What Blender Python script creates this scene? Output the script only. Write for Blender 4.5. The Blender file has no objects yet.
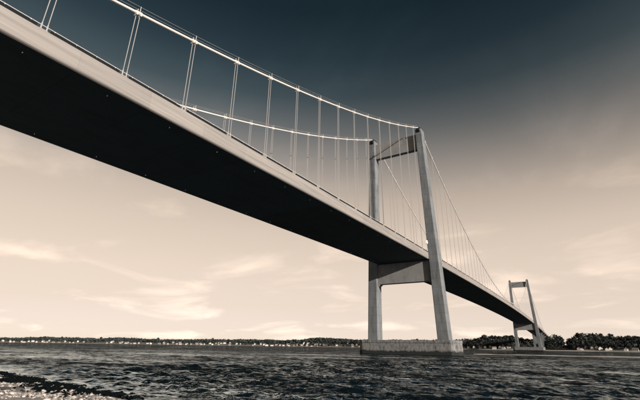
import bpy, bmesh, math, random
import numpy as np
from mathutils import Matrix, Vector

random.seed(11)
RNG = np.random.default_rng(11)
SC = bpy.context.scene
COL = SC.collection

# ------------------------------------------------------------------ camera
CAM = Vector((-192.482, -69.213, 3.23))
YAW, PITCH, ROLL = 0.555, 0.3575, 0.01394
f0 = Vector((math.cos(YAW), math.sin(YAW), 0)); r0 = Vector((math.sin(YAW), -math.cos(YAW), 0)); zz = Vector((0, 0, 1))
fw = f0 * math.cos(PITCH) + zz * math.sin(PITCH)
u0 = -f0 * math.sin(PITCH) + zz * math.cos(PITCH)
rt = r0 * math.cos(ROLL) + u0 * math.sin(ROLL)
up = u0 * math.cos(ROLL) - r0 * math.sin(ROLL)
cam = bpy.data.cameras.new('camera'); camo = bpy.data.objects.new('camera', cam); COL.objects.link(camo)
camo.matrix_world = Matrix(((rt.x, up.x, -fw.x, CAM.x), (rt.y, up.y, -fw.y, CAM.y), (rt.z, up.z, -fw.z, CAM.z), (0, 0, 0, 1)))
cam.sensor_fit = 'HORIZONTAL'; cam.sensor_width = 36.0; cam.lens = 391.07 / 640 * 36
cam.clip_start = 0.1; cam.clip_end = 20000
SC.camera = camo

# ------------------------------------------------------------------ sky
SUN_TO = Vector((-0.31, -1.0, 0.267)).normalized()      # towards the sun
world = bpy.data.worlds.new('World'); SC.world = world; world.use_nodes = True
nt = world.node_tree; N = nt.nodes; LK = nt.links
bg = N['Background']; bg.inputs[1].default_value = 0.05
sky = N.new('ShaderNodeTexSky'); sky.sky_type = 'NISHITA'; sky.sun_disc = False
sky.sun_elevation = math.asin(SUN_TO.z); sky.sun_rotation = math.atan2(SUN_TO.x, SUN_TO.y) % (2 * math.pi)


def math_node(tree, op, a=None, b=None, c=None, clamp=False):
    n = tree.nodes.new('ShaderNodeMath'); n.operation = op; n.use_clamp = clamp
    for i, v in enumerate((a, b, c)):
        if v is None:
            continue
        if isinstance(v, (int, float)):
            n.inputs[i].default_value = v
        else:
            tree.links.new(v, n.inputs[i])
    return n.outputs[0]


def ramp_node(tree, fac, stops, interp='LINEAR'):
    n = tree.nodes.new('ShaderNodeValToRGB'); cr = n.color_ramp; cr.interpolation = interp
    while len(cr.elements) < len(stops):
        cr.elements.new(0.5)
    for e, (p, c) in zip(cr.elements, stops):
        e.position = p
        e.color = (*c, 1) if len(c) == 3 else c
    tree.links.new(fac, n.inputs[0])
    return n.outputs[0]


def mix_node(tree, blend, fac, a, b):
    n = tree.nodes.new('ShaderNodeMix'); n.data_type = 'RGBA'; n.blend_type = blend
    for sock, v in ((n.inputs[0], fac), (n.inputs[6], a), (n.inputs[7], b)):
        if isinstance(v, (int, float)):
            sock.default_value = v
        elif isinstance(v, tuple):
            sock.default_value = (*v, 1)
        else:
            tree.links.new(v, sock)
    return n.outputs[2]


tc = N.new('ShaderNodeTexCoord')
nrm = N.new('ShaderNodeVectorMath'); nrm.operation = 'NORMALIZE'; LK.new(tc.outputs['Generated'], nrm.inputs[0])
sep = N.new('ShaderNodeSeparateXYZ'); LK.new(nrm.outputs[0], sep.inputs[0])
# toned filter over the physical sky: elevation (deg), wanted display colour, sky radiance there
SKY = [(0.5, (243, 226, 209), (.393, .354, .212)), (2, (243, 225, 208), (.528, .501, .306)), (5, (240, 221, 204), (.521, .627, .527)),
       (10, (235, 216, 199), (.353, .501, .576)), (15, (222, 204, 187), (.253, .382, .504)), (20, (202, 186, 171), (.193, .300, .427)),
       (25, (165, 156, 148), (.156, .245, .362)), (30, (118, 120, 120), (.126, .202, .310)), (35, (72, 86, 92), (.107, .172, .270)),
       (40, (48, 64, 73), (.090, .146, .233)), (46, (33, 50, 59), (.077, .126, .202)), (60, (22, 38, 47), (.058, .095, .156)), (89, (13, 28, 38), (.051, .082, .136))]
lin = lambda v: ((v / 255 + .055) / 1.055) ** 2.4
TK = 3.0
stops = [(min(1, math.sin(math.radians(e))), tuple(lin(c) / n / TK for c, n in zip(col, rad))) for e, col, rad in SKY]
tint = ramp_node(nt, sep.outputs[2], stops)
tk = N.new('ShaderNodeVectorMath'); tk.operation = 'SCALE'; tk.inputs[3].default_value = TK; LK.new(tint, tk.inputs[0])
capped = N.new('ShaderNodeVectorMath'); capped.operation = 'MINIMUM'; capped.inputs[1].default_value = (6.5, 6.8, 6.0); LK.new(sky.outputs[0], capped.inputs[0])
graded = mix_node(nt, 'MULTIPLY', 1.0, capped.outputs[0], tk.outputs[0])
# the same toning as an even haze layer, so that the sky is not much brighter or darker to one side
even = ramp_node(nt, sep.outputs[2], [(min(1, math.sin(math.radians(e))), tuple(lin(c) for c in col)) for e, col, rad in SKY])
ev = N.new('ShaderNodeVectorMath'); ev.operation = 'SCALE'; ev.inputs[3].default_value = 10.0; LK.new(even, ev.inputs[0])
toned = mix_node(nt, 'MIX', 0.78, graded, ev.outputs[0])
# skylight is polarised most strongly at right angles to the sun; seen through a polarising filter that band is deeper
dt = N.new('ShaderNodeVectorMath'); dt.operation = 'DOT_PRODUCT'; dt.inputs[1].default_value = SUN_TO; LK.new(nrm.outputs[0], dt.inputs[0])
sin2 = math_node(nt, 'SUBTRACT', 1.0, math_node(nt, 'MULTIPLY', dt.outputs['Value'], dt.outputs['Value']))
se = N.new('ShaderNodeMapRange'); se.interpolation_type = 'SMOOTHSTEP'; se.inputs[1].default_value = .22; se.inputs[2].default_value = .58; LK.new(sep.outputs[2], se.inputs[0])
pol = math_node(nt, 'ADD', 1.0, math_node(nt, 'MULTIPLY', se.outputs[0], math_node(nt, 'MULTIPLY_ADD', sin2, -.90, .50)))
pv = N.new('ShaderNodeVectorMath'); pv.operation = 'SCALE'; LK.new(toned, pv.inputs[0]); LK.new(pol, pv.inputs[3]); toned = pv.outputs[0]
# thin cirrus on a high flat layer
dz = math_node(nt, 'ADD', math_node(nt, 'MAXIMUM', sep.outputs[2], 0.0), 0.14)
cx_ = math_node(nt, 'DIVIDE', sep.outputs[0], dz); cy_ = math_node(nt, 'DIVIDE', sep.outputs[1], dz)
cmb = N.new('ShaderNodeCombineXYZ'); LK.new(cx_, cmb.inputs[0]); LK.new(cy_, cmb.inputs[1])
mp = N.new('ShaderNodeMapping'); mp.inputs['Rotation'].default_value = (0, 0, math.radians(-25)); mp.inputs['Scale'].default_value = (1.15, 1.0, 1)
mp.inputs['Location'].default_value = (2.3, 0.7, 0)
LK.new(cmb.outputs[0], mp.inputs[0])
cn = N.new('ShaderNodeTexNoise'); cn.inputs['Scale'].default_value = 1.0; cn.inputs['Detail'].default_value = 6; cn.inputs['Roughness'].default_value = .52
cn.inputs['Distortion'].default_value = .45
LK.new(mp.outputs[0], cn.inputs['Vector'])
cm = N.new('ShaderNodeMapRange'); cm.interpolation_type = 'SMOOTHSTEP'; LK.new(cn.outputs[0], cm.inputs[0])
cm.inputs[1].default_value = .51; cm.inputs[2].default_value = .76; cm.inputs[3].default_value = 0.0; cm.inputs[4].default_value = 0.85
cl = mix_node(nt, 'MIX', cm.outputs[0], toned, mix_node(nt, 'MULTIPLY', 1.0, toned, (1.5, 1.46, 1.42)))
LK.new(cl, bg.inputs[0])

# ------------------------------------------------------------------ sun, exposure
sl = bpy.data.lights.new('sun', 'SUN'); sl.energy = 5.0; sl.angle = math.radians(0.53); sl.color = (1.0, 0.87, 0.76)
so = bpy.data.objects.new('sun', sl); COL.objects.link(so); so.location = (0, -200, 200)
so.rotation_euler = SUN_TO.to_track_quat('Z', 'Y').to_euler()
vs = SC.view_settings; vs.view_transform = 'Standard'; vs.look = 'None'; vs.exposure = 1.0; vs.gamma = 1.0; vs.use_curve_mapping = False
SC.render.engine = 'CYCLES'
SC.cycles.max_bounces = 6; SC.cycles.use_denoising = True

# ------------------------------------------------------------------ materials
MATS = {}


def new_mat(name, color, rough=0.8, var=0.0, vscale=(1, 1, 1), detail=5, bump=0.0, bscale=4.0, rnd=0.0, spec=0.3, dark=None, coords='Object'):
    m = bpy.data.materials.new(name); m.use_nodes = True
    t = m.node_tree; b = t.nodes['Principled BSDF']
    b.inputs['Roughness'].default_value = rough; b.inputs['Specular IOR Level'].default_value = spec
    tcn = t.nodes.new('ShaderNodeTexCoord')
    mpn = t.nodes.new('ShaderNodeMapping'); mpn.inputs['Scale'].default_value = vscale
    t.links.new(tcn.outputs[coords], mpn.inputs[0])
    no = t.nodes.new('ShaderNodeTexNoise'); no.inputs['Scale'].default_value = 1; no.inputs['Detail'].default_value = detail; no.inputs['Roughness'].default_value = .62
    t.links.new(mpn.outputs[0], no.inputs['Vector'])
    d = dark or tuple(c * (1 - var) for c in color)
    h = tuple(min(1, c * (1 + var * .6)) for c in color)
    out = ramp_node(t, no.outputs[0], [(.28, d), (.5, color), (.72, h)])
    if rnd:
        oi = t.nodes.new('ShaderNodeObjectInfo')
        k = math_node(t, 'MULTIPLY_ADD', oi.outputs['Random'], 2 * rnd, 1 - rnd)
        sc_ = t.nodes.new('ShaderNodeVectorMath'); sc_.operation = 'SCALE'; t.links.new(out, sc_.inputs[0]); t.links.new(k, sc_.inputs[3])
        out = sc_.outputs[0]
    t.links.new(out, b.inputs['Base Color'])
    if bump:
        bn = t.nodes.new('ShaderNodeTexNoise'); bn.inputs['Scale'].default_value = bscale; bn.inputs['Detail'].default_value = 6
        t.links.new(tcn.outputs[coords], bn.inputs['Vector'])
        bp = t.nodes.new('ShaderNodeBump'); bp.inputs['Strength'].default_value = bump; bp.inputs['Distance'].default_value = .1
        t.links.new(bn.outputs[0], bp.inputs['Height']); t.links.new(bp.outputs[0], b.inputs['Normal'])
    MATS[name] = m
    return m


new_mat('concrete', (.098, .110, .120), .9, .45, (.6, .6, .11), 7, .25, 3.0, rnd=.06)
new_mat('beam_concrete', (.145, .15, .153), .9, .25, (.35, .35, .2), 7, .25, 3.0)
new_mat('concrete_joint', (.075, .082, .088), .95)
new_mat('paint_fascia', (.158, .153, .147), .6, .36, (.05, 1, 2.0), 8, 0, rnd=.07)
new_mat('soffit_shade', (.010, .020, .027), .8, .3, (.1, .3, 1), rnd=.22)  # near-black colour carries the shade under the light grey girder
new_mat('asphalt', (.05, .05, .05), .9, .2, (2, 2, 2))
new_mat('dark_steel_and_shade', (.006, .008, .010), .85, .2, spec=.1)  # dark steel parts, also the block painted as shadow under the saddle
new_mat('white_paint', (.40, .392, .382), .5, .08, (.5, .5, .5))
new_mat('rope', (.205, .203, .20), .55, .1, (1, 1, .3))
new_mat('fitting', (.8, .79, .77), .4)
new_mat('bark', (.07, .06, .05), .95, .3)
new_mat('house_wall', (.27, .26, .245), .85, .1, rnd=.55)
new_mat('house_white', (.46, .45, .43), .85, .1, rnd=.4)
new_mat('house_roof', (.085, .075, .07), .8, .3, rnd=.5)
new_mat('window_glass', (.03, .035, .04), .15, spec=.5)
new_mat('stone', (.24, .23, .22), .9, .45, (3, 3, 3), 5, .5, 9, rnd=.4)
new_mat('boulder', (.04, .042, .043), .9, .5, (2, 2, 2), 5, .6, 6, rnd=.4)
new_mat('beach', (.19, .18, .168), .95, .55, (2.2, 2.2, 2.2), 8, .7, 7)
new_mat('seaweed', (.003, .0045, .005), 1.0, .5, (3, 3, 3), spec=0.0)
new_mat('sand', (.23, .222, .21), .95, .4, (.25, .25, 1), 6, .3, 1)


def leaf_mat():
    m = new_mat('foliage', (.022, .028, .027), .8, .45, (.35, .35, .35), 3, 0, rnd=.35, spec=.15)
    return m


leaf_mat()


def pier_mat():
    m = new_mat('pier_concrete', (.115, .12, .123), .95, .85, (1.1, 1.1, .45), 8, .4, 2.0)
    t = m.node_tree; b = t.nodes['Principled BSDF']
    src = b.inputs['Base Color'].links[0].from_socket
    g = t.nodes.new('ShaderNodeNewGeometry'); s = t.nodes.new('ShaderNodeSeparateXYZ'); t.links.new(g.outputs['Position'], s.inputs[0])
    n = t.nodes.new('ShaderNodeTexNoise'); n.inputs['Scale'].default_value = .7; n.inputs['Detail'].default_value = 5
    t.links.new(g.outputs['Position'], n.inputs['Vector'])
    h = math_node(t, 'MULTIPLY_ADD', n.outputs[0], -2.2, s.outputs[2])
    mr = t.nodes.new('ShaderNodeMapRange'); mr.inputs[1].default_value = .3; mr.inputs[2].default_value = .9; mr.clamp = True
    t.links.new(h, mr.inputs[0])
    wet = mix_node(t, 'MIX', mr.outputs[0], (.010, .013, .014), src)
    t.links.new(wet, b.inputs['Base Color'])


pier_mat()


def land_mat():
    m = bpy.data.materials.new('land'); m.use_nodes = True; t = m.node_tree; b = t.nodes['Principled BSDF']
    b.inputs['Roughness'].default_value = .95
    g = t.nodes.new('ShaderNodeNewGeometry'); s = t.nodes.new('ShaderNodeSeparateXYZ'); t.links.new(g.outputs['Position'], s.inputs[0])
    n = t.nodes.new('ShaderNodeTexNoise'); n.inputs['Scale'].default_value = .02; n.inputs['Detail'].default_value = 6
    t.links.new(g.outputs['Position'], n.inputs['Vector'])
    h = math_node(t, 'MULTIPLY_ADD', n.outputs[0], 4.0, math_node(t, 'SUBTRACT', s.outputs[2], 2.0))
    c = ramp_node(t, math_node(t, 'MULTIPLY', h, .1), [(0.0, (.06, .06, .055)), (.06, (.22, .215, .20)), (.20, (.17, .167, .155)), (.25, (.075, .08, .068)), (.9, (.035, .04, .036))])
    t.links.new(c, b.inputs['Base Color'])
    MATS['land'] = m


land_mat()


def water_mat():
    m = bpy.data.materials.new('water'); m.use_nodes = True; t = m.node_tree
    t.nodes.remove(t.nodes['Principled BSDF'])
    g = t.nodes.new('ShaderNodeNewGeometry')

    def noise(scale, detail, rot, st, rough=.5):
        mp_ = t.nodes.new('ShaderNodeMapping'); mp_.inputs['Rotation'].default_value = (0, 0, rot); mp_.inputs['Scale'].default_value = st
        t.links.new(g.outputs['Position'], mp_.inputs[0])
        n = t.nodes.new('ShaderNodeTexNoise'); n.inputs['Scale'].default_value = scale; n.inputs['Detail'].default_value = detail; n.inputs['Roughness'].default_value = rough
        t.links.new(mp_.outputs[0], n.inputs['Vector'])
        return n.outputs[0]
    hsum = None
    for sc_, det, w, rot, st in ((.35, 3, .55, -.5, (1, .5, 1)), (1.3, 3, .22, -.8, (1, .5, 1)), (4.2, 3, .025, -.3, (1, .6, 1))):
        v = math_node(t, 'MULTIPLY', noise(sc_, det, rot, st), w)
        hsum = v if hsum is None else math_node(t, 'ADD', hsum, v)
    bp = t.nodes.new('ShaderNodeBump'); bp.inputs['Strength'].default_value = 1.0; bp.inputs['Distance'].default_value = 1.0
    t.links.new(hsum, bp.inputs['Height'])
    df = t.nodes.new('ShaderNodeBsdfDiffuse'); df.inputs[0].default_value = (.0018, .0040, .0052, 1)      # turbid body colour
    gl = t.nodes.new('ShaderNodeBsdfGlossy'); gl.inputs['Color'].default_value = (.86, .96, 1, 1); gl.inputs['Roughness'].default_value = .045
    fr = t.nodes.new('ShaderNodeFresnel'); fr.inputs['IOR'].default_value = 1.33
    for n in (gl, fr):
        t.links.new(bp.outputs[0], n.inputs['Normal'])
    t.links.new(bp.outputs[0], df.inputs['Normal'])
    gr = t.nodes.new('ShaderNodeMapRange'); gr.inputs[1].default_value = .45; gr.inputs[2].default_value = .60; gr.inputs[3].default_value = .04; gr.inputs[4].default_value = 1.0
    t.links.new(math_node(t, 'MULTIPLY_ADD', noise(.055, 4, -.5, (1, .35, 1), .6), .45, math_node(t, 'MULTIPLY', noise(.55, 7, -.5, (1, .3, 1), .72), .55)), gr.inputs[0])      # wind patches plus painted glint streaks, both as noise in the reflection
    sx = t.nodes.new('ShaderNodeSeparateXYZ'); t.links.new(g.outputs['Position'], sx.inputs[0])
    sh = t.nodes.new('ShaderNodeMapRange'); sh.inputs[1].default_value = -130; sh.inputs[2].default_value = -20; sh.inputs[3].default_value = 1.1; sh.inputs[4].default_value = .5
    t.links.new(sx.outputs[0], sh.inputs[0])      # reflection painted stronger by the near bank, dimmer further out
    fac = math_node(t, 'MULTIPLY', math_node(t, 'MULTIPLY', math_node(t, 'MINIMUM', fr.outputs[0], .75), gr.outputs[0]), sh.outputs[0])
    mx = t.nodes.new('ShaderNodeMixShader'); t.links.new(fac, mx.inputs[0])
    t.links.new(df.outputs[0], mx.inputs[1]); t.links.new(gl.outputs[0], mx.inputs[2])
    t.links.new(mx.outputs[0], t.nodes['Material Output'].inputs[0])
    MATS['water'] = m


water_mat()

# ------------------------------------------------------------------ mesh helpers


class MB:
    def __init__(s):
        s.v = []; s.f = []

    def add(s, verts, faces):
        o = len(s.v); s.v.extend(verts); s.f.extend([tuple(i + o for i in f) for f in faces]); return s

    def hexa(s, lo, hi):
        """lo, hi: four points each (ccw seen from above)"""
        return s.add(list(lo) + list(hi), [(3, 2, 1, 0), (4, 5, 6, 7), (0, 1, 5, 4), (1, 2, 6, 5), (2, 3, 7, 6), (3, 0, 4, 7)])

    def box(s, x0, x1, y0, y1, z0, z1):
        return s.hexa([(x0, y0, z0), (x1, y0, z0), (x1, y1, z0), (x0, y1, z0)], [(x0, y0, z1), (x1, y0, z1), (x1, y1, z1), (x0, y1, z1)])

    def tube(s, pts, r, n=8, cap=True):
        pts = [Vector(p) for p in pts]; rings = []
        for i, p in enumerate(pts):
            d = (pts[min(i + 1, len(pts) - 1)] - pts[max(i - 1, 0)]).normalized()
            a = d.cross(Vector((0, 1, 0))) if abs(d.y) < .9 else d.cross(Vector((1, 0, 0)))
            a.normalize(); b = d.cross(a)
            rr = r[i] if isinstance(r, (list, tuple)) else r
            rings.append([tuple(p + a * math.cos(2 * math.pi * k / n) * rr + b * math.sin(2 * math.pi * k / n) * rr) for k in range(n)])
        o = [v for ring in rings for v in ring]; f = []
        for i in range(len(pts) - 1):
            for k in range(n):
                k2 = (k + 1) % n
                f.append((i * n + k, i * n + k2, (i + 1) * n + k2, (i + 1) * n + k))
        if cap:
            f.append(tuple(range(n - 1, -1, -1))); f.append(tuple(range((len(pts) - 1) * n, len(pts) * n)))
        return s.add(o, f)

    def loft(s, rings, close=True, cap=True):
        n = len(rings[0]); o = [tuple(v) for r_ in rings for v in r_]; f = []
        for i in range(len(rings) - 1):
            for k in range(n if close else n - 1):
                k2 = (k + 1) % n
                f.append((i * n + k, i * n + k2, (i + 1) * n + k2, (i + 1) * n + k))
        if cap:
            f.append(tuple(range(n - 1, -1, -1))); f.append(tuple(range((len(rings) - 1) * n, len(rings) * n)))
        return s.add(o, f)

    def mesh(s, name, mat, smooth=False, bevel=0.0, fix=True):
        me = bpy.data.meshes.new(name); me.from_pydata(s.v, [], s.f)
        if fix or bevel:
            bm = bmesh.new(); bm.from_mesh(me)
            if bevel:
                bmesh.ops.bevel(bm, geom=bm.edges[:], offset=bevel, segments=1, affect='EDGES')
            bmesh.ops.recalc_face_normals(bm, faces=bm.faces[:]); bm.to_mesh(me); bm.free()
        me.materials.append(MATS[mat])
        if smooth:
            me.polygons.foreach_set('use_smooth', [True] * len(me.polygons))
        return me

    def obj(s, name, mat, parent=None, smooth=False, bevel=0.0, fix=True):
        return link(name, s.mesh(name, mat, smooth, bevel, fix), parent)


def link(name, me, parent=None):
    o = bpy.data.objects.new(name, me); COL.objects.link(o)
    if parent is not None:
        o.parent = parent
    return o


def empty(name, loc=(0, 0, 0)):
    o = bpy.data.objects.new(name, None); COL.objects.link(o); o.location = loc; o.empty_display_size = .5
    return o


def tag(o, label=None, cat=None, group=None, kind=None):
    for k, v in (('label', label), ('category', cat), ('group', group), ('kind', kind)):
        if v:
            o[k] = v
    return o


# ------------------------------------------------------------------ bridge measures
L = 601.9
ZT = 119.67
XE0, XE1 = -300.0, 1180.0


def zd(x):
    if x < -240:
        return zd(-240) + 2 * 3.186e-5 * 541 * (x + 240)
    if x > 842:
        return zd(842) - 2 * 3.186e-5 * 541 * (x - 842)
    return 50.874 - 3.186e-5 * (x - 301) ** 2


def zcab(x):
    if x <= 0:
        return ZT - .4928 * -x + .00069 * x * x
    if x < 6:
        return ZT + .75 * math.sin(math.pi * x / 6)
    if x <= L:
        t = (x - 6) / (L - 6); return ZT - 4 * 67 * t * (1 - t)
    if x < L + 6:
        return ZT + .75 * math.sin(math.pi * (x - L) / 6)
    s = x - L - 6; return ZT - .4928 * s + .00069 * s * s


# ------------------------------------------------------------------ setting: water, shores, beach


VTAB = {}


def vnoise(x, y, seed):
    """smooth value noise on arrays"""
    if seed not in VTAB:
        VTAB[seed] = np.random.default_rng(seed).random((256, 256))
    r = VTAB[seed]
    xi = np.floor(x).astype(int); yi = np.floor(y).astype(int); fx = x - xi; fy = y - yi
    fx = fx * fx * (3 - 2 * fx); fy = fy * fy * (3 - 2 * fy)
    g = lambda a, b: r[a % 256, b % 256]
    return (g(xi, yi) * (1 - fx) + g(xi + 1, yi) * fx) * (1 - fy) + (g(xi, yi + 1) * (1 - fx) + g(xi + 1, yi + 1) * fx) * fy


def grid_mesh(name, P, mat, wrap=False, smooth=True):
    """P: (a, b, 3) array of points -> quad sheet"""
    a, b = P.shape[:2]
    idx = np.arange(a * b).reshape(a, b)
    if wrap:
        idx = np.concatenate([idx, idx[:1]], 0)
    q = np.stack([idx[:-1, :-1], idx[1:, :-1], idx[1:, 1:], idx[:-1, 1:]], -1).reshape(-1, 4)
    me = bpy.data.meshes.new(name)
    me.vertices.add(a * b); me.vertices.foreach_set('co', P.reshape(-1).astype(np.float32))
    n = len(q)
    me.loops.add(n * 4); me.loops.foreach_set('vertex_index', q.reshape(-1).astype(np.int32))
    me.polygons.add(n); me.polygons.foreach_set('loop_start', np.arange(0, n * 4, 4, dtype=np.int32))
    try:
        me.polygons.foreach_set('loop_total', np.full(n, 4, dtype=np.int32))
    except Exception:
        pass
    me.update(calc_edges=True); me.validate()
    me.polygons.foreach_set('use_smooth', np.full(n, smooth))
    me.materials.append(MATS[mat])
    return me


WC = np.array([-192.5, -69.2])          # the fine part of the water sheet fans out from this shore


def shore_x(y):
    """x of the near waterline at y"""
    return np.interp(y, [-140, -90, -70, -56, -46, -39, -28, -14, 0, 30, 90], [-190, -185.5, -181, -178, -176, -174.9, -173.4, -171.4, -169, -162, -146])


def make_water():
    ang = np.concatenate([np.linspace(-.42, 1.50, 640), np.linspace(1.50, 2 * math.pi - .42, 150)[1:-1]])
    rad = np.concatenate([[.5], np.exp(np.linspace(math.log(13), math.log(2600), 1100)), [4000, 7000, 12000]])
    A, R = np.meshgrid(ang, rad, indexing='ij')
    X = WC[0] + R * np.cos(A); Y = WC[1] + R * np.sin(A)
    step = np.maximum(R * .0050, 1e-3)
    inview = (A < 1.50)
    H = np.zeros_like(X)
    wx = X + 1.6 * (vnoise(X * .12, Y * .12, 1) - .5) + .5 * (vnoise(X * .5, Y * .5, 2) - .5)
    wy = Y + 1.6 * (vnoise(X * .12 + 9, Y * .12, 3) - .5) + .5 * (vnoise(X * .5 + 7, Y * .5, 4) - .5)
    rng = np.random.default_rng(5)
    for i in range(46):
        lam = .45 * (3.2 / .45) ** (i / 45)
        th = math.radians(212) + rng.normal() * .38
        k = 2 * math.pi / lam
        a = .0185 * lam ** .5
        w = np.clip(lam / (2.6 * step) - .8, 0, 1)
        ph = k * (wx * math.cos(th) + wy * math.sin(th)) + rng.random() * 6.28
        H += np.where(inview, w, 0) * a * (np.sin(ph) - .3 * np.cos(2 * ph))
    gust = .55 + .9 * vnoise(X * .035, Y * .035, 8)
    H *= gust
    # waves die out on the beach
    d = X - shore_x(Y)
    H *= np.clip(.25 + d / 10, .12, 1)
    H[R > 2000] = 0
    P = np.stack([X, Y, H], -1)
    o = link('water', grid_mesh('water', P, 'water', wrap=True)); tag(o, kind='structure')


make_water()


def make_beach():
    us = np.concatenate([np.linspace(-2.5, 30, 190), np.linspace(30, 140, 40)[1:]])      # metres inland
    ys = np.concatenate([np.linspace(-150, -62, 60), np.linspace(-62, 12, 300)[1:], np.linspace(12, 90, 40)[1:]])
    Uu, Yy = np.meshgrid(us, ys, indexing='ij')
    X = shore_x(Yy) - Uu
    Z = np.where(Uu < 20, .062 * Uu, 1.24 + .012 * (Uu - 20))
    Z = Z + .10 * (vnoise(X * .6, Yy * .6, 21) - .5) + .06 * (vnoise(X * 2.1, Yy * 2.1, 22) - .5) + .03 * (vnoise(X * 5, Yy * 5, 23) - .5)
    o = link('beach', grid_mesh('beach', np.stack([X, Yy, Z], -1)[::-1], 'beach')); tag(o, kind='structure')


def beach_z(x, y):
    u = float(shore_x(y)) - x
    return .062 * u if u < 20 else 1.24 + .012 * (u - 20)


make_beach()

# azimuth (rad, from +X towards +Y), distance of waterline, elevation (deg) of the treetops, distance of the trees
PROFILE = [(1.46, 2500, .40), (1.20, 2300, .50), (1.17, 2280, .50), (1.133, 2250, .72), (1.1075, 2220, .60), (1.035, 2150, .62), (1.0166, 2130, .72), (.937, 2050, .65),
           (.83, 1950, .72), (.74, 1860, .75), (.60, 1720, .85), (.575, 1700, 1.12), (.56, 1690, 1.18), (.50, 1640, 1.10), (.45, 1560, 1.0), (.36, 1450, 1.0), (.29, 1330, 1.05),
           (.24, 1150, 1.10), (.205, 1080, 1.30), (.1797, 1050, 1.40), (.1755, 1045, 1.66), (.119, 1010, 1.66), (.084, 995, 1.30), (.060, 985, 1.10), (.052, 980, 1.30),
           (.047, 978, 1.60), (.034, 970, 1.75), (.022, 965, 1.50), (.0175, 962, 1.00), (.012, 960, 1.30), (-.004, 955, 1.85), (-.04, 950, 1.88), (-.073, 945, 1.68),
           (-.19, 935, 1.60), (-.5, 930, 1.50)]
PA = np.array([p[0] for p in PROFILE][::-1]); PD = np.array([p[1] for p in PROFILE][::-1]); PE = np.array([p[2] for p in PROFILE][::-1])
TREE_H = 13.0


def shore_d(a):
    return np.interp(a, PA, PD)


def crest_h(a):
    d = shore_d(a) + 170
    return np.maximum(2.5, np.tan(np.radians(np.interp(a, PA, PE))) * d + 3.2 - TREE_H)


def land_h(a, t):
    """ground height t metres behind the waterline"""
    c = crest_h(a)
    low = np.minimum(2.4, c * .5)
    z = np.where(t < 0, .05 * t, np.where(t < 60, low * (t / 60) ** .8, low + (c - low) * np.clip((t - 60) / 110, 0, 1) ** 1.1))
    return np.where(t > 175, c - (t - 175) * .01, z)


def make_land():
    a = np.linspace(-.5, 1.46, 500); t = np.array([-40, -8, 0, 4, 10, 20, 35, 50, 60, 80, 100, 120, 145, 170, 200, 260, 400, 700, 1500])
    A, T = np.meshgrid(a, t, indexing='ij')
    D = shore_d(A) + T
    X = CAM.x + D * np.cos(A); Y = CAM.y + D * np.sin(A)
    Z = land_h(A, T) + np.where(T > 0, 1.2 * (vnoise(X * .02, Y * .02, 31) - .5), 0)
    o = link('far_shore', grid_mesh('far_shore', np.stack([X, Y, Z], -1), 'land')); tag(o, kind='structure')


make_land()


def land_pt(a, t):
    d = float(shore_d(a)) + t
    return Vector((CAM.x + d * math.cos(a), CAM.y + d * math.sin(a), float(land_h(np.array(a), np.array(float(t)))) - .2))


def make_sandbar():
    ys = np.linspace(-20, -260, 240); v = np.linspace(-1, 1, 13)
    Yy, V = np.meshgrid(ys, v, indexing='ij')
    mid = 52 - .16 * (Yy + 20) + 3 * (vnoise(Yy * .05, Yy * 0, 41) - .5)
    wd = (1.6 + 4.5 * np.clip((-Yy - 20) / 60, 0, 1)) * (.6 + .8 * vnoise(Yy * .09, Yy * 0 + 3, 42))
    X = mid + V * wd
    Z = .42 * (1 - V * V) * (.5 + .9 * vnoise(Yy * .12, V * 2 + 5, 43)) - .05
    Z = np.where(np.abs(V) > .99, -.4, Z)
    o = link('sandbar', grid_mesh('sandbar', np.stack([X, Yy, Z], -1), 'sand')); tag(o, kind='structure')


make_sandbar()

# ------------------------------------------------------------------ the bridge
bridge = empty('suspension_bridge', (3, 0, 0))
tag(bridge, 'long suspension bridge with two concrete towers, white cables and pale-edged deck crossing the water', 'bridge')
BO = Vector((3, 0, 0))


def bobj(mb, name, mat, parent=bridge, **k):
    o = mb.obj(name, mat, parent, **k)
    o.matrix_parent_inverse = Matrix.Translation(-BO)      # parts keep world coordinates
    if parent is not bridge:
        o.matrix_parent_inverse = Matrix.Identity(4)
    return o


def blink(name, me, parent=bridge):
    o = link(name, me, parent)
    if parent is bridge:
        o.matrix_parent_inverse = Matrix.Translation(-BO)
    return o


def strip_x(x0, x1, step):
    n = max(1, round((x1 - x0) / step)); return [x0 + (x1 - x0) * i / n for i in range(n + 1)]


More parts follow.
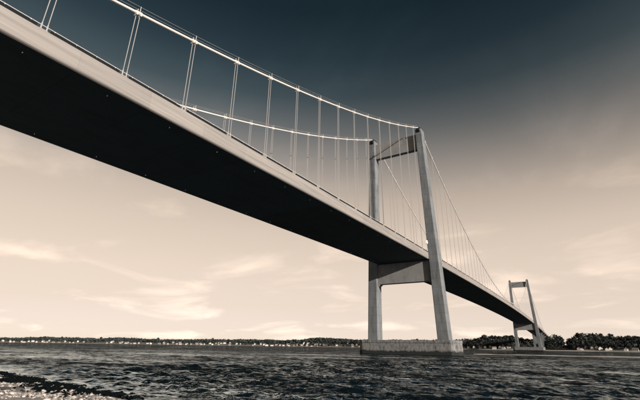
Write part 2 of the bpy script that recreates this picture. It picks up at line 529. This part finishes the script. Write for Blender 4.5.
# girder
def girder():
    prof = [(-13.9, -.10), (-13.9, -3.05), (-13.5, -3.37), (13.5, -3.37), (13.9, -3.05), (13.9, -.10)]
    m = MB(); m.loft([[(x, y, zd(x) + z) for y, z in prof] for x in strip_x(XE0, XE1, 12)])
    g = bobj(m, 'girder', 'soffit_shade')
    g['label'] = 'flat underside of the deck girder with its shade painted in'
    m = MB(); m.loft([[(x, y, zd(x) + z) for y, z in ((-13.2, -.09), (13.2, -.09), (13.2, .0), (-13.2, .0))] for x in strip_x(XE0, XE1, 12)])
    bobj(m, 'roadway', 'asphalt')
    # fascia panels, one per 12 m bay
    for side in (-1, 1):
        n = int((XE1 - XE0) / 12)
        for i in range(n):
            xa = -3.4 + 12 * (i - 24) ; xb = xa + 12
            if side > 0 and (xa > 0 and xa < L):
                pass
            xa += .007; xb -= .007
            cuts = [(xa, xb)]
            for tx in (0, L):
                new = []
                for (p, q) in cuts:
                    if q <= tx or p >= tx + 6.3:
                        new.append((p, q))
                    else:
                        if p < tx - .05: new.append((p, tx - .02))
                        if q > tx + 6.35: new.append((tx + 6.33, q))
                cuts = new
            pr = [(13.92, .0), (14.16, .0), (14.16, -2.95), (14.10, -3.16), (13.96, -3.30), (13.75, -3.39), (13.6, -3.385), (13.92, -3.0)]
            for (p, q) in cuts:
                if q - p < .3 or p < XE0 or q > XE1:
                    continue
                m = MB(); m.loft([[(x, side * y, zd(x) + z) for y, z in pr] for x in (p, q)])
                bobj(m, 'fascia_panel', 'paint_fascia', g)
    # bottom plates, one per bay, with open seams between them
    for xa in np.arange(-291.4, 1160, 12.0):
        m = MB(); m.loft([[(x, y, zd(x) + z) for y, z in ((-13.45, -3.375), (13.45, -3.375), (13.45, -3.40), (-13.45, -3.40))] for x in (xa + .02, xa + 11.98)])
        bobj(m, 'soffit_panel', 'soffit_shade', g)
    # studs of light metal under the deck edges
    dm = MB(); dm.tube([(0, 0, .05), (0, 0, -.10), (0, 0, -.16)], [.075, .075, .04], 8)
    dme = dm.mesh('drain_outlet', 'fitting')
    for k in range(-18, 12):
        x = -9.4 + 12 * k
        if x > 20: break
        for side in (-1, 1):
            d = link('drain_outlet', dme, g); d.location = (x, side * 11.9, zd(x) - 3.40)
    return g


GIRDER = girder()

HX = sorted([-(12 * n - 3.4) for n in range(1, 19)] + [13 + 12 * k for k in range(49)] + [L + 6 + 12 * n - 3.4 for n in range(1, 19)])


# near-black strips along the deck edge, handrails
def edges():
    for side in (-1, 1):
        y = side * 14.0
        xs = [-290.0] + HX + [860.0]
        for a, b in zip(xs[:-1], xs[1:]):
            if any(a < t + 3 < b for t in (0, L)):
                segs = [(a + .9, max(t for t in (0, L) if a < t + 3 < b) - .1)]
                t = 0 if a < 3 < b else L
                segs = [(a + .9, t - .1), (t + 6.4, b - .9)]
            else:
                segs = [(a + .9, b - .9)]
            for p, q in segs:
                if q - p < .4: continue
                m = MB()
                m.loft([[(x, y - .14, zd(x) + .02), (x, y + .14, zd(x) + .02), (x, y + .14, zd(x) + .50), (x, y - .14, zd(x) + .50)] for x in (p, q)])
                bobj(m, 'edge_strip', 'dark_steel_and_shade', GIRDER)
        for x0, x1 in ((-290, -.3), (6.6, L - .3), (L + 6.6, XE1 - 2)):
            m = MB()
            m.tube([(x, side * 14.05, zd(x) + .68) for x in strip_x(x0, x1, 12)], .055, 6)
            for x in strip_x(x0 + .3, x1 - .3, 3):
                m.box(x - .04, x + .04, side * 14.05 - .04, side * 14.05 + .04, zd(x) + .01, zd(x) + .66)
            bobj(m, 'handrail', 'white_paint', GIRDER)


edges()


# towers
def leg_rect(side, z, t0, inset=0.0):
    k = (z - 6.47) / (120 - 6.47)
    yc = 17.66 + (14.12 - 17.66) * k; w = (5.5 + (3.5 - 5.5) * k) / 2 - inset; d = 6.2 + (5.6 - 6.2) * k
    x0, x1 = t0 + inset, t0 + d - inset
    pts = [(x0, yc - w), (x1, yc - w), (x1, yc + w), (x0, yc + w)]
    c = .28
    ring = [(x0 + c, yc - w), (x1 - c, yc - w), (x1, yc - w + c), (x1, yc + w - c), (x1 - c, yc + w), (x0 + c, yc + w), (x0, yc + w - c), (x0, yc - w + c)]
    return [(x, side * y, z) for x, y in ring]


def tower(t0, near):
    for side in (-1, 1):
        m = MB(); m.loft([leg_rect(side, 6.3, t0, .10), leg_rect(side, 118.6, t0, .10)])
        leg = bobj(m, 'tower_leg', 'concrete_joint')
        zs = [6.47 + (118.9 - 6.47) * i / 28 for i in range(29)]
        for a, b in zip(zs[:-1], zs[1:]):
            m = MB(); m.loft([leg_rect(side, a + .012, t0, .03), leg_rect(side, a + .04, t0), leg_rect(side, b - .04, t0), leg_rect(side, b - .012, t0, .03)])
            bobj(m, 'lift', 'concrete', leg)
        # saddle: sloping steel hood on the leg top; dark block stands in for shadow under the cable
        y = side * 14.12
        m = MB(); m.loft([[(x, y - w, 118.75), (x, y + w, 118.75), (x, y + w, h), (x, y + w * .45, h + .55), (x, y - w * .45, h + .55), (x, y - w, h)]
                          for x, w, h in ((t0 + .1, .75, 119.0), (t0 + 1.2, 1.25, 119.9), (t0 + 3, 1.35, 120.3), (t0 + 4.6, 1.25, 119.9), (t0 + 5.6, .75, 119.0))])
        s = bobj(m, 'saddle', 'dark_steel_and_shade')
        m = MB(); m.loft([[(x, y - .95, z0), (x, y + .95, z0), (x, y + .7, z1), (x, y - .7, z1)] for x, z0, z1 in ((t0 - .55, 117.6, 119.0), (t0 + .02, 116.6, 119.2))])
        bobj(m, 'saddle_shade', 'dark_steel_and_shade', s)
    # lower crossbeam with haunches
    m = MB()
    yi = 14.75
    out = [(-yi, 44.3), (yi, 44.3), (yi, 32.4), (yi - 1.9, 34.1), (-yi + 1.9, 34.1), (-yi, 32.4)]
    m.loft([[(x, y, z) for y, z in out] for x in (t0 + 1.2, t0 + 5.0)])
    cb = bobj(m, 'crossbeam', 'beam_concrete')
    for s in (-1, 1):
        m = MB(); m.box(t0 + 2.0, t0 + 4.2, s * 9 - .9, s * 9 + .9, 44.25, zd(t0 + 3) - 3.3)
        bobj(m, 'bearing', 'dark_steel_and_shade', cb)
    m = MB()
    yt = 13.05
    m.loft([[(x, y, z) for y, z in ((-yt, 116.6), (yt, 116.6), (yt - .0, 107.2), (-yt, 107.2))] for x in (t0 + 1.7, t0 + 4.4)])
    bobj(m, 'crossbeam', 'beam_concrete')
    # pier with a chamfered plan and a projecting cap
    m = MB()
    ring = lambda g, z: [(x, y, z) for x, y in ((t0 - 3.6 - g, -21.8), (t0 - 1.4, -24.2 - g), (t0 + 7.6, -24.2 - g), (t0 + 9.8 + g, -21.8), (t0 + 9.8 + g, 21.8), (t0 + 7.6, 24.2 + g), (t0 - 1.4, 24.2 + g), (t0 - 3.6 - g, 21.8))]
    m.loft([ring(.35, -4), ring(0, 4.9), ring(0, 5.25), ring(.22, 5.3), ring(.22, 6.35), ring(.1, 6.47)])
    p = bobj(m, 'pier', 'pier_concrete')
    if near:
        p['label'] = 'wide weathered concrete pier standing in the water under the first tower'


tower(0.0, True)
tower(L, False)


# cables
def cables():
    rnd = random.Random(3)
    for side in (-1, 1):
        y = side * 14.09
        xs = strip_x(-236, 0, 6) + [1.5, 3, 4.5] + strip_x(6, L, 8) + [L + 1.5, L + 3, L + 4.5] + strip_x(L + 6, L + 242, 8)
        m = MB(); m.tube([(x, y, zcab(x)) for x in xs], .26, 12)
        c = bobj(m, 'main_cable', 'white_paint', smooth=True)
        for o in (-.42, .42):
            for x0, x1, st in ((-228, -1, 4), (7, L - 1, 8), (L + 7, L + 232, 8)):
                m = MB(); m.tube([(x, y + o, zcab(x) + 1.15) for x in strip_x(x0, x1, st)], .028, 5)
                bobj(m, 'hand_rope', 'rope', c)
        for hx in HX:
            sl_ = (zcab(hx + .5) - zcab(hx - .5))
            z = zcab(hx)
            m = MB()
            m.tube([(hx + d, y, z + sl_ * d) for d in (-.62, -.55, .55, .62)], [.32, .37, .37, .32], 12)
            for o in (-.42, .42):
                m.box(hx - .035, hx + .035, y + o - .035, y + o + .035, z + .1, z + 1.25)
            for d in (-.36, .36):
                m.box(hx + d - .12, hx + d + .12, y - .40, y + .40, z + sl_ * d - .62, z + sl_ * d - .2)
            bobj(m, 'clamp', 'white_paint', c)
            zb = zd(hx) + .12
            yb = side * 14.04
            if z - zb < 1.6:
                continue
            m = MB()
            for d in (-.34, .34):
                dx = d + rnd.uniform(-.03, .03)
                m.tube([(hx + d, y, z + sl_ * d - .5), (hx + dx, yb, zb)], .062, 6)
                m.tube([(hx + dx, yb, zb - .05), (hx + dx, yb, zb + .75), (hx + dx, yb, zb + 1.05)], [.11, .11, .07], 8)
            m.box(hx - .55, hx + .55, yb - .10, yb + .10, zb - .11, zb - .04)
            bobj(m, 'hanger', 'rope')


cables()


# small white lamp housing on its post beside the first tower, at the deck edge
def lamp():
    x, y = -1.1, -14.0
    m = MB(); m.tube([(x, y, zd(x)), (x, y, zd(x) + 4.2)], .09, 8); m.box(x - .25, x + .25, y - .12, y + .35, zd(x) + .02, zd(x) + 1.5)
    p = bobj(m, 'signal_lamp', 'white_paint')
    p['label'] = 'small white signal lamp on a post at the deck edge by the first tower'
    m = MB(); m.box(x - .45, x + .45, y - .5, y + .4, zd(x) + 4.2, zd(x) + 5.9)
    bobj(m, 'lamp_housing', 'fitting', p, bevel=.08)


lamp()


# approach viaduct piers beyond the far tower, and the anchor pier on the near bank
def approach(x, zg):
    m = MB()
    zt = zd(x) - 3.42
    prof = [(-12.5, zt), (12.5, zt), (12.5, zt - 1.4), (9.8, zt - 3.0), (-9.8, zt - 3.0), (-12.5, zt - 1.4)]
    m.loft([[(x + d, y, z) for y, z in prof] for d in (-1.5, 1.5)])
    p = bobj(m, 'approach_pier', 'concrete')
    for s in (-1, 1):
        m = MB(); m.loft([[(x + a * k, s * 8 + b * k, z) for a, b in ((-1.3, -1.8), (1.3, -1.8), (1.3, 1.8), (-1.3, 1.8))] for z, k in ((zg, 1.15), (zt - 2.95, 1))])
        bobj(m, 'column', 'concrete', p)


for i, x in enumerate([842, 896, 950, 1004, 1058, 1112, 1166]):
    approach(x, -1)
approach(-238, 0)

# ------------------------------------------------------------------ trees


def tree_meshes(seed, h=13.0, n=330, wide=1.0):
    r = random.Random(seed)
    lobes = []
    for i in range(9):
        a = r.uniform(0, 6.28); rr = r.uniform(.0, .30) * h * wide
        lobes.append((rr * math.cos(a), rr * math.sin(a), h * r.uniform(.20, .78), h * r.uniform(.17, .27)))
    lobes.append((0, 0, h * .80, h * .18))
    m = MB()
    for i in range(n):
        lx, ly, lz, lr = r.choice(lobes)
        d = Vector((r.gauss(0, 1), r.gauss(0, 1), r.gauss(0, 1))).normalized() * lr * r.uniform(.55, 1.08)
        c = Vector((lx, ly, lz)) + Vector((d.x, d.y, d.z * .85))
        if c.z > h: c.z = h - r.random()
        s = r.uniform(.5, 1.25) * h / 13
        a = Vector((r.gauss(0, 1), r.gauss(0, 1), r.gauss(0, .6))).normalized(); b = a.cross(Vector((r.gauss(0, 1), r.gauss(0, 1), r.gauss(0, 1)))).normalized()
        e = a.cross(b) * s * .35
        m.add([tuple(c - a * s), tuple(c - b * s * .7 + e), tuple(c + a * s), tuple(c + b * s * .7 + e)], [(0, 1, 2), (0, 2, 3)])
    crown = m.mesh('crown', 'foliage', fix=False)
    m = MB(); m.tube([(0, 0, -.6), (.1, 0, h * .25), (.0, .1, h * .5), (.05, 0, h * .75)], [h * .026, h * .02, h * .014, h * .005], 6)
    for lx, ly, lz, lr in lobes[:5]:
        m.tube([(0, 0, h * .28), (lx * .5, ly * .5, h * .28 + (lz - h * .28) * .6), (lx, ly, lz)], [h * .012, h * .009, h * .004], 5)
    return crown, m.mesh('trunk', 'bark', fix=False)


TM = [tree_meshes(s, n=420, wide=w) for s, w in ((1, 1.0), (2, .8), (3, 1.15), (4, .95), (5, 1.05))]


def plant_tree(a, t, s, label, group, i):
    e = empty('broadleaf_tree', land_pt(a, t)); e.rotation_euler.z = random.uniform(0, 6.28)
    e.scale = (s * random.uniform(.95, 1.25), s * random.uniform(.95, 1.25), s)
    tag(e, label, 'tree', group)
    c, k = TM[i % 5]
    link('crown', c, e); link('trunk', k, e)


def wood(a0, a1, n, t0, t1, label, group, smin=.8, smax=1.2):
    for i in range(n):
        a = a0 + (a1 - a0) * (i + random.uniform(.1, .9)) / n
        plant_tree(a, random.uniform(t0, t1), random.uniform(smin, smax), label, group, random.randrange(5))


wood(-.17, .013, 80, 66, 185, 'dark broadleaf tree in the big wood behind the white houses on the far bank', 'trees of the big wood on the far bank', .8, 1.15)
wood(.0215, .050, 20, 60, 185, 'dark broadleaf tree in the small round clump between the bridge end and the big wood', 'trees of the small round clump on the far bank', .85, 1.1)
wood(.050, .115, 20, 130, 200, 'dark broadleaf tree seen between the columns under the far end of the bridge', 'trees under the far end of the bridge', .7, 1.0)
wood(.115, .27, 72, 68, 190, 'dark broadleaf tree on the wooded rise between the two bridge towers', 'trees on the rise between the towers', .8, 1.1)
wood(.27, 1.24, 108, 20, 185, 'small dark tree among the houses on the distant low shore', 'trees along the distant low shore', .6, 1.45)


def woodland():
    """the unbroken mass of foliage behind the single trees"""
    r = np.random.default_rng(77); m = MB()
    for i in range(22000):
        a = r.uniform(-.22, 1.28)
        if .0155 < a < .0205: continue
        t = r.uniform(72 if a < .27 else 110, 250)
        p = land_pt(a, t); z = p.z + r.uniform(.0, 1) ** .6 * TREE_H * r.uniform(.75, .98) * (.62 + .5 * float(vnoise(np.array(a * 55), np.array(a * 3), 90)))
        s = r.uniform(1.2, 2.8) * (1.7 if a > .27 else 1)
        v = r.normal(size=(2, 3)); x = Vector(v[0]).normalized(); y = x.cross(Vector(v[1])).normalized()
        c = Vector((p.x, p.y, z))
        m.add([tuple(c - x * s), tuple(c - y * s * .8), tuple(c + x * s), tuple(c + y * s * .8)], [(0, 1, 2, 3)])
    o = m.obj('distant_woodland', 'foliage', fix=False)
    tag(o, 'continuous dark belt of foliage along the crest of the far shore', 'woodland', kind='stuff')


woodland()

# ------------------------------------------------------------------ houses


def house(a, t, w, d, h, rz, label, group, detail):
    e = empty('house', land_pt(a, t)); e.rotation_euler.z = a + rz
    tag(e, label, 'house', group)
    m = MB(); m.add([(-d / 2, -w / 2, -1), (d / 2, -w / 2, -1), (d / 2, w / 2, -1), (-d / 2, w / 2, -1), (-d / 2, -w / 2, h), (d / 2, -w / 2, h), (d / 2, w / 2, h), (-d / 2, w / 2, h),
                     (0, -w / 2, h + d * .38), (0, w / 2, h + d * .38)],
                    [(3, 2, 1, 0), (0, 1, 5, 8, 4), (1, 2, 6, 5), (2, 3, 7, 9, 6), (3, 0, 4, 7), (4, 8, 9, 7), (5, 6, 9, 8)])
    m.obj('wall', 'house_white' if detail else 'house_wall', e, fix=False)
    o = .35; m = MB()
    for s in (-1, 1):
        lo = [(0, -w / 2 - o, h + d * .38 + .05), (s * (d / 2 + o), -w / 2 - o, h - .2), (s * (d / 2 + o), w / 2 + o, h - .2), (0, w / 2 + o, h + d * .38 + .05)]
        m.hexa(lo, [(x, y, z + .28) for x, y, z in lo])
    rf = m.obj('roof', 'house_roof', e)
    if detail:
        m = MB(); m.box(-.4, .4, w * .2, w * .2 + .9, h + d * .3, h + d * .38 + 1.2); m.obj('chimney', 'house_roof', rf)
        for k in range(3):
            yy = -w / 2 + w * (k + .5) / 3
            m = MB(); m.box(-d / 2 - .06, -d / 2 + .05, yy - .6, yy + .6, .9, 2.3); m.obj('window', 'window_glass', e)


rh = random.Random(8)
for a in (.004, -.004, -.011, -.018, -.026, -.034, -.042, -.050, -.058, -.067, -.080, -.095):
    house(a + rh.uniform(-.002, .002), rh.uniform(50, 84), rh.uniform(6.5, 11), rh.uniform(5, 7.5), rh.uniform(2.6, 4.0), rh.choice((0, 1.57, 1.57)) + rh.uniform(-.2, .2),
          'white gabled house at the foot of the big wood on the far bank', 'white houses below the big wood', True)
for a in (.128, .136, .145, .155, .163, .172, .185, .196, .207, .218):
    house(a + rh.uniform(-.002, .002), rh.uniform(50, 80), rh.uniform(6, 10), rh.uniform(5, 7), rh.uniform(2.6, 3.8), rh.choice((0, 1.57, 1.57)) + rh.uniform(-.2, .2),
          'white gabled house below the wooded rise between the two towers', 'white houses below the wooded rise', True)
for i in range(170):
    a = .28 + (1.24 - .28) * (i + rh.uniform(-.4, 1.4)) / 170
    if math.sin(a * 23) + math.sin(a * 57 + 1) < -.75 and rh.random() < .8: continue
    house(a, rh.choice((32, 55, 85, 105)) + rh.uniform(-10, 10), rh.uniform(6, 13), rh.uniform(6, 9), rh.uniform(2.6, 5.5), rh.choice((0, 0, 1.57)) + rh.uniform(-.3, .3),
          'tiny pale house in the row along the distant low shore', 'pale houses along the distant low shore', False)

# ------------------------------------------------------------------ beach details
ICO = None


def ico():
    bm = bmesh.new(); bmesh.ops.create_icosphere(bm, subdivisions=1, radius=1)
    v = [tuple(x.co) for x in bm.verts]; f = [tuple(q.index for q in p.verts) for p in bm.faces]; bm.free(); return v, f


IV, IF = ico()


def pebbles():
    r = np.random.default_rng(9)
    n = 32000
    V = np.array(IV); F = np.array(IF)
    y = r.uniform(-58, 10, n); u = .5 + 26 * r.random(n) ** 1.5
    x = shore_x(y) - u
    z = np.array([beach_z(a, b) for a, b in zip(x, y)])
    s = r.lognormal(-3.0, .5, n).clip(.02, .20)
    sc_ = np.stack([s * r.uniform(.8, 1.3, n), s * r.uniform(.8, 1.3, n), s * r.uniform(.45, .8, n)], -1)
    P = V[None] * (1 + .16 * r.normal(size=(n, len(V), 1))) * sc_[:, None]
    th = r.uniform(0, 6.28, n); c_, s_ = np.cos(th)[:, None], np.sin(th)[:, None]
    P = np.stack([P[..., 0] * c_ - P[..., 1] * s_ + x[:, None], P[..., 0] * s_ + P[..., 1] * c_ + y[:, None], P[..., 2] + (z + s * .2)[:, None]], -1)
    fs = (F[None] + (np.arange(n) * len(V))[:, None, None]).reshape(-1, 3)
    me = bpy.data.meshes.new('pebbles')
    me.vertices.add(n * len(V)); me.vertices.foreach_set('co', P.reshape(-1).astype(np.float32))
    me.loops.add(len(fs) * 3); me.loops.foreach_set('vertex_index', fs.reshape(-1).astype(np.int32))
    me.polygons.add(len(fs)); me.polygons.foreach_set('loop_start', np.arange(0, len(fs) * 3, 3, dtype=np.int32))
    me.update(calc_edges=True); me.validate()
    me.materials.append(pebble_mat())
    tag(link('pebbles', me), 'pale pebbles and broken shells covering the beach', 'pebbles', kind='stuff')


def pebble_mat():
    m = bpy.data.materials.new('pebble'); m.use_nodes = True; t = m.node_tree; b = t.nodes['Principled BSDF']; b.inputs['Roughness'].default_value = .85
    g = t.nodes.new('ShaderNodeNewGeometry')
    c = ramp_node(t, g.outputs['Random Per Island'], [(0, (.03, .03, .03)), (.3, (.14, .135, .13)), (.65, (.24, .23, .217)), (1, (.40, .38, .36))])
    t.links.new(c, b.inputs['Base Color']); return m


pebbles()


def seaweed():
    r = random.Random(5); m = MB()
    for i in range(1700):
        y = r.uniform(-58, 12)
        x = float(shore_x(y)) - r.gauss(.8, .8) + 1.1 * math.sin(y * .7) * r.random()
        if r.random() < .10: x = float(shore_x(y)) - r.uniform(3, 9)
        if float(vnoise(np.array(x * .55), np.array(y * .38), 95)) < .36 + .10 * max(0, float(shore_x(y)) - x - 1.5): continue
        z = max(beach_z(x, y), -.05)
        if float(shore_x(y)) - x < -1.6: continue
        for k in range(5):
            a = r.uniform(0, 6.28); l = r.uniform(.2, .6); w = r.uniform(.04, .13)
            dx, dy = math.cos(a), math.sin(a); px, py = x + r.gauss(0, .35), y + r.gauss(0, .35)
            hs = [z + .02, z + r.uniform(.03, .13), z + r.uniform(.02, .12), z + .0]
            pts = []
            for q, h in enumerate(hs):
                ox = px + dx * l * (q / 3 - .5); oy = py + dy * l * (q / 3 - .5); ww = w * (1, 1, .8, .3)[q]
                pts += [(ox - dy * ww, oy + dx * ww, h), (ox, oy, h + .06), (ox + dy * ww, oy - dx * ww, h - .02)]
            m.add(pts, [(q * 3 + j, q * 3 + j + 1, q * 3 + j + 4, q * 3 + j + 3) for q in range(3) for j in range(2)])
    tag(m.obj('seaweed', 'seaweed', fix=False), 'black tangled seaweed washed up along the waterline', 'seaweed', kind='stuff')


seaweed()


def stone_mesh(seed):
    r = random.Random(seed); bm = bmesh.new(); bmesh.ops.create_icosphere(bm, subdivisions=2, radius=1)
    for v in bm.verts:
        d = v.co.normalized()
        v.co *= 1 + .22 * math.sin(d.x * 3 + seed) * math.cos(d.y * 2.6 + seed * 2) + r.uniform(-.06, .06)
        v.co.z *= .62
    me = bpy.data.meshes.new('stone'); bm.to_mesh(me); bm.free(); return me


SM = []
for s in range(4):
    for mat in ('stone', 'boulder'):
        me = stone_mesh(s); me.materials.append(MATS[mat]); SM.append(me)
rs = random.Random(12)
for i in range(44):
    y = rs.uniform(-52, 2); u = rs.uniform(2.4, 13); x = float(shore_x(y)) - u
    dark = rs.random() < .45
    o = link('stone', SM[rs.randrange(4) * 2 + (1 if dark else 0)]); s = rs.uniform(.10, .26)
    o.scale = (s * rs.uniform(.9, 1.5), s * rs.uniform(.9, 1.3), s); o.rotation_euler.z = rs.uniform(0, 6.28); o.location = (x, y, beach_z(x, y) + s * .2)
    tag(o, 'dark rounded stone lying among the pale beach pebbles' if dark else 'pale rounded stone larger than the pebbles around it on the beach', 'stone',
        'dark stones on the beach' if dark else 'pale stones on the beach')
o = link('boulder', SM[1]); o.scale = (1.0, .7, .5); o.location = (-161.7, -9.6, .05); o.rotation_euler.z = .6
tag(o, 'dark boulder breaking the water surface just off the beach', 'boulder')
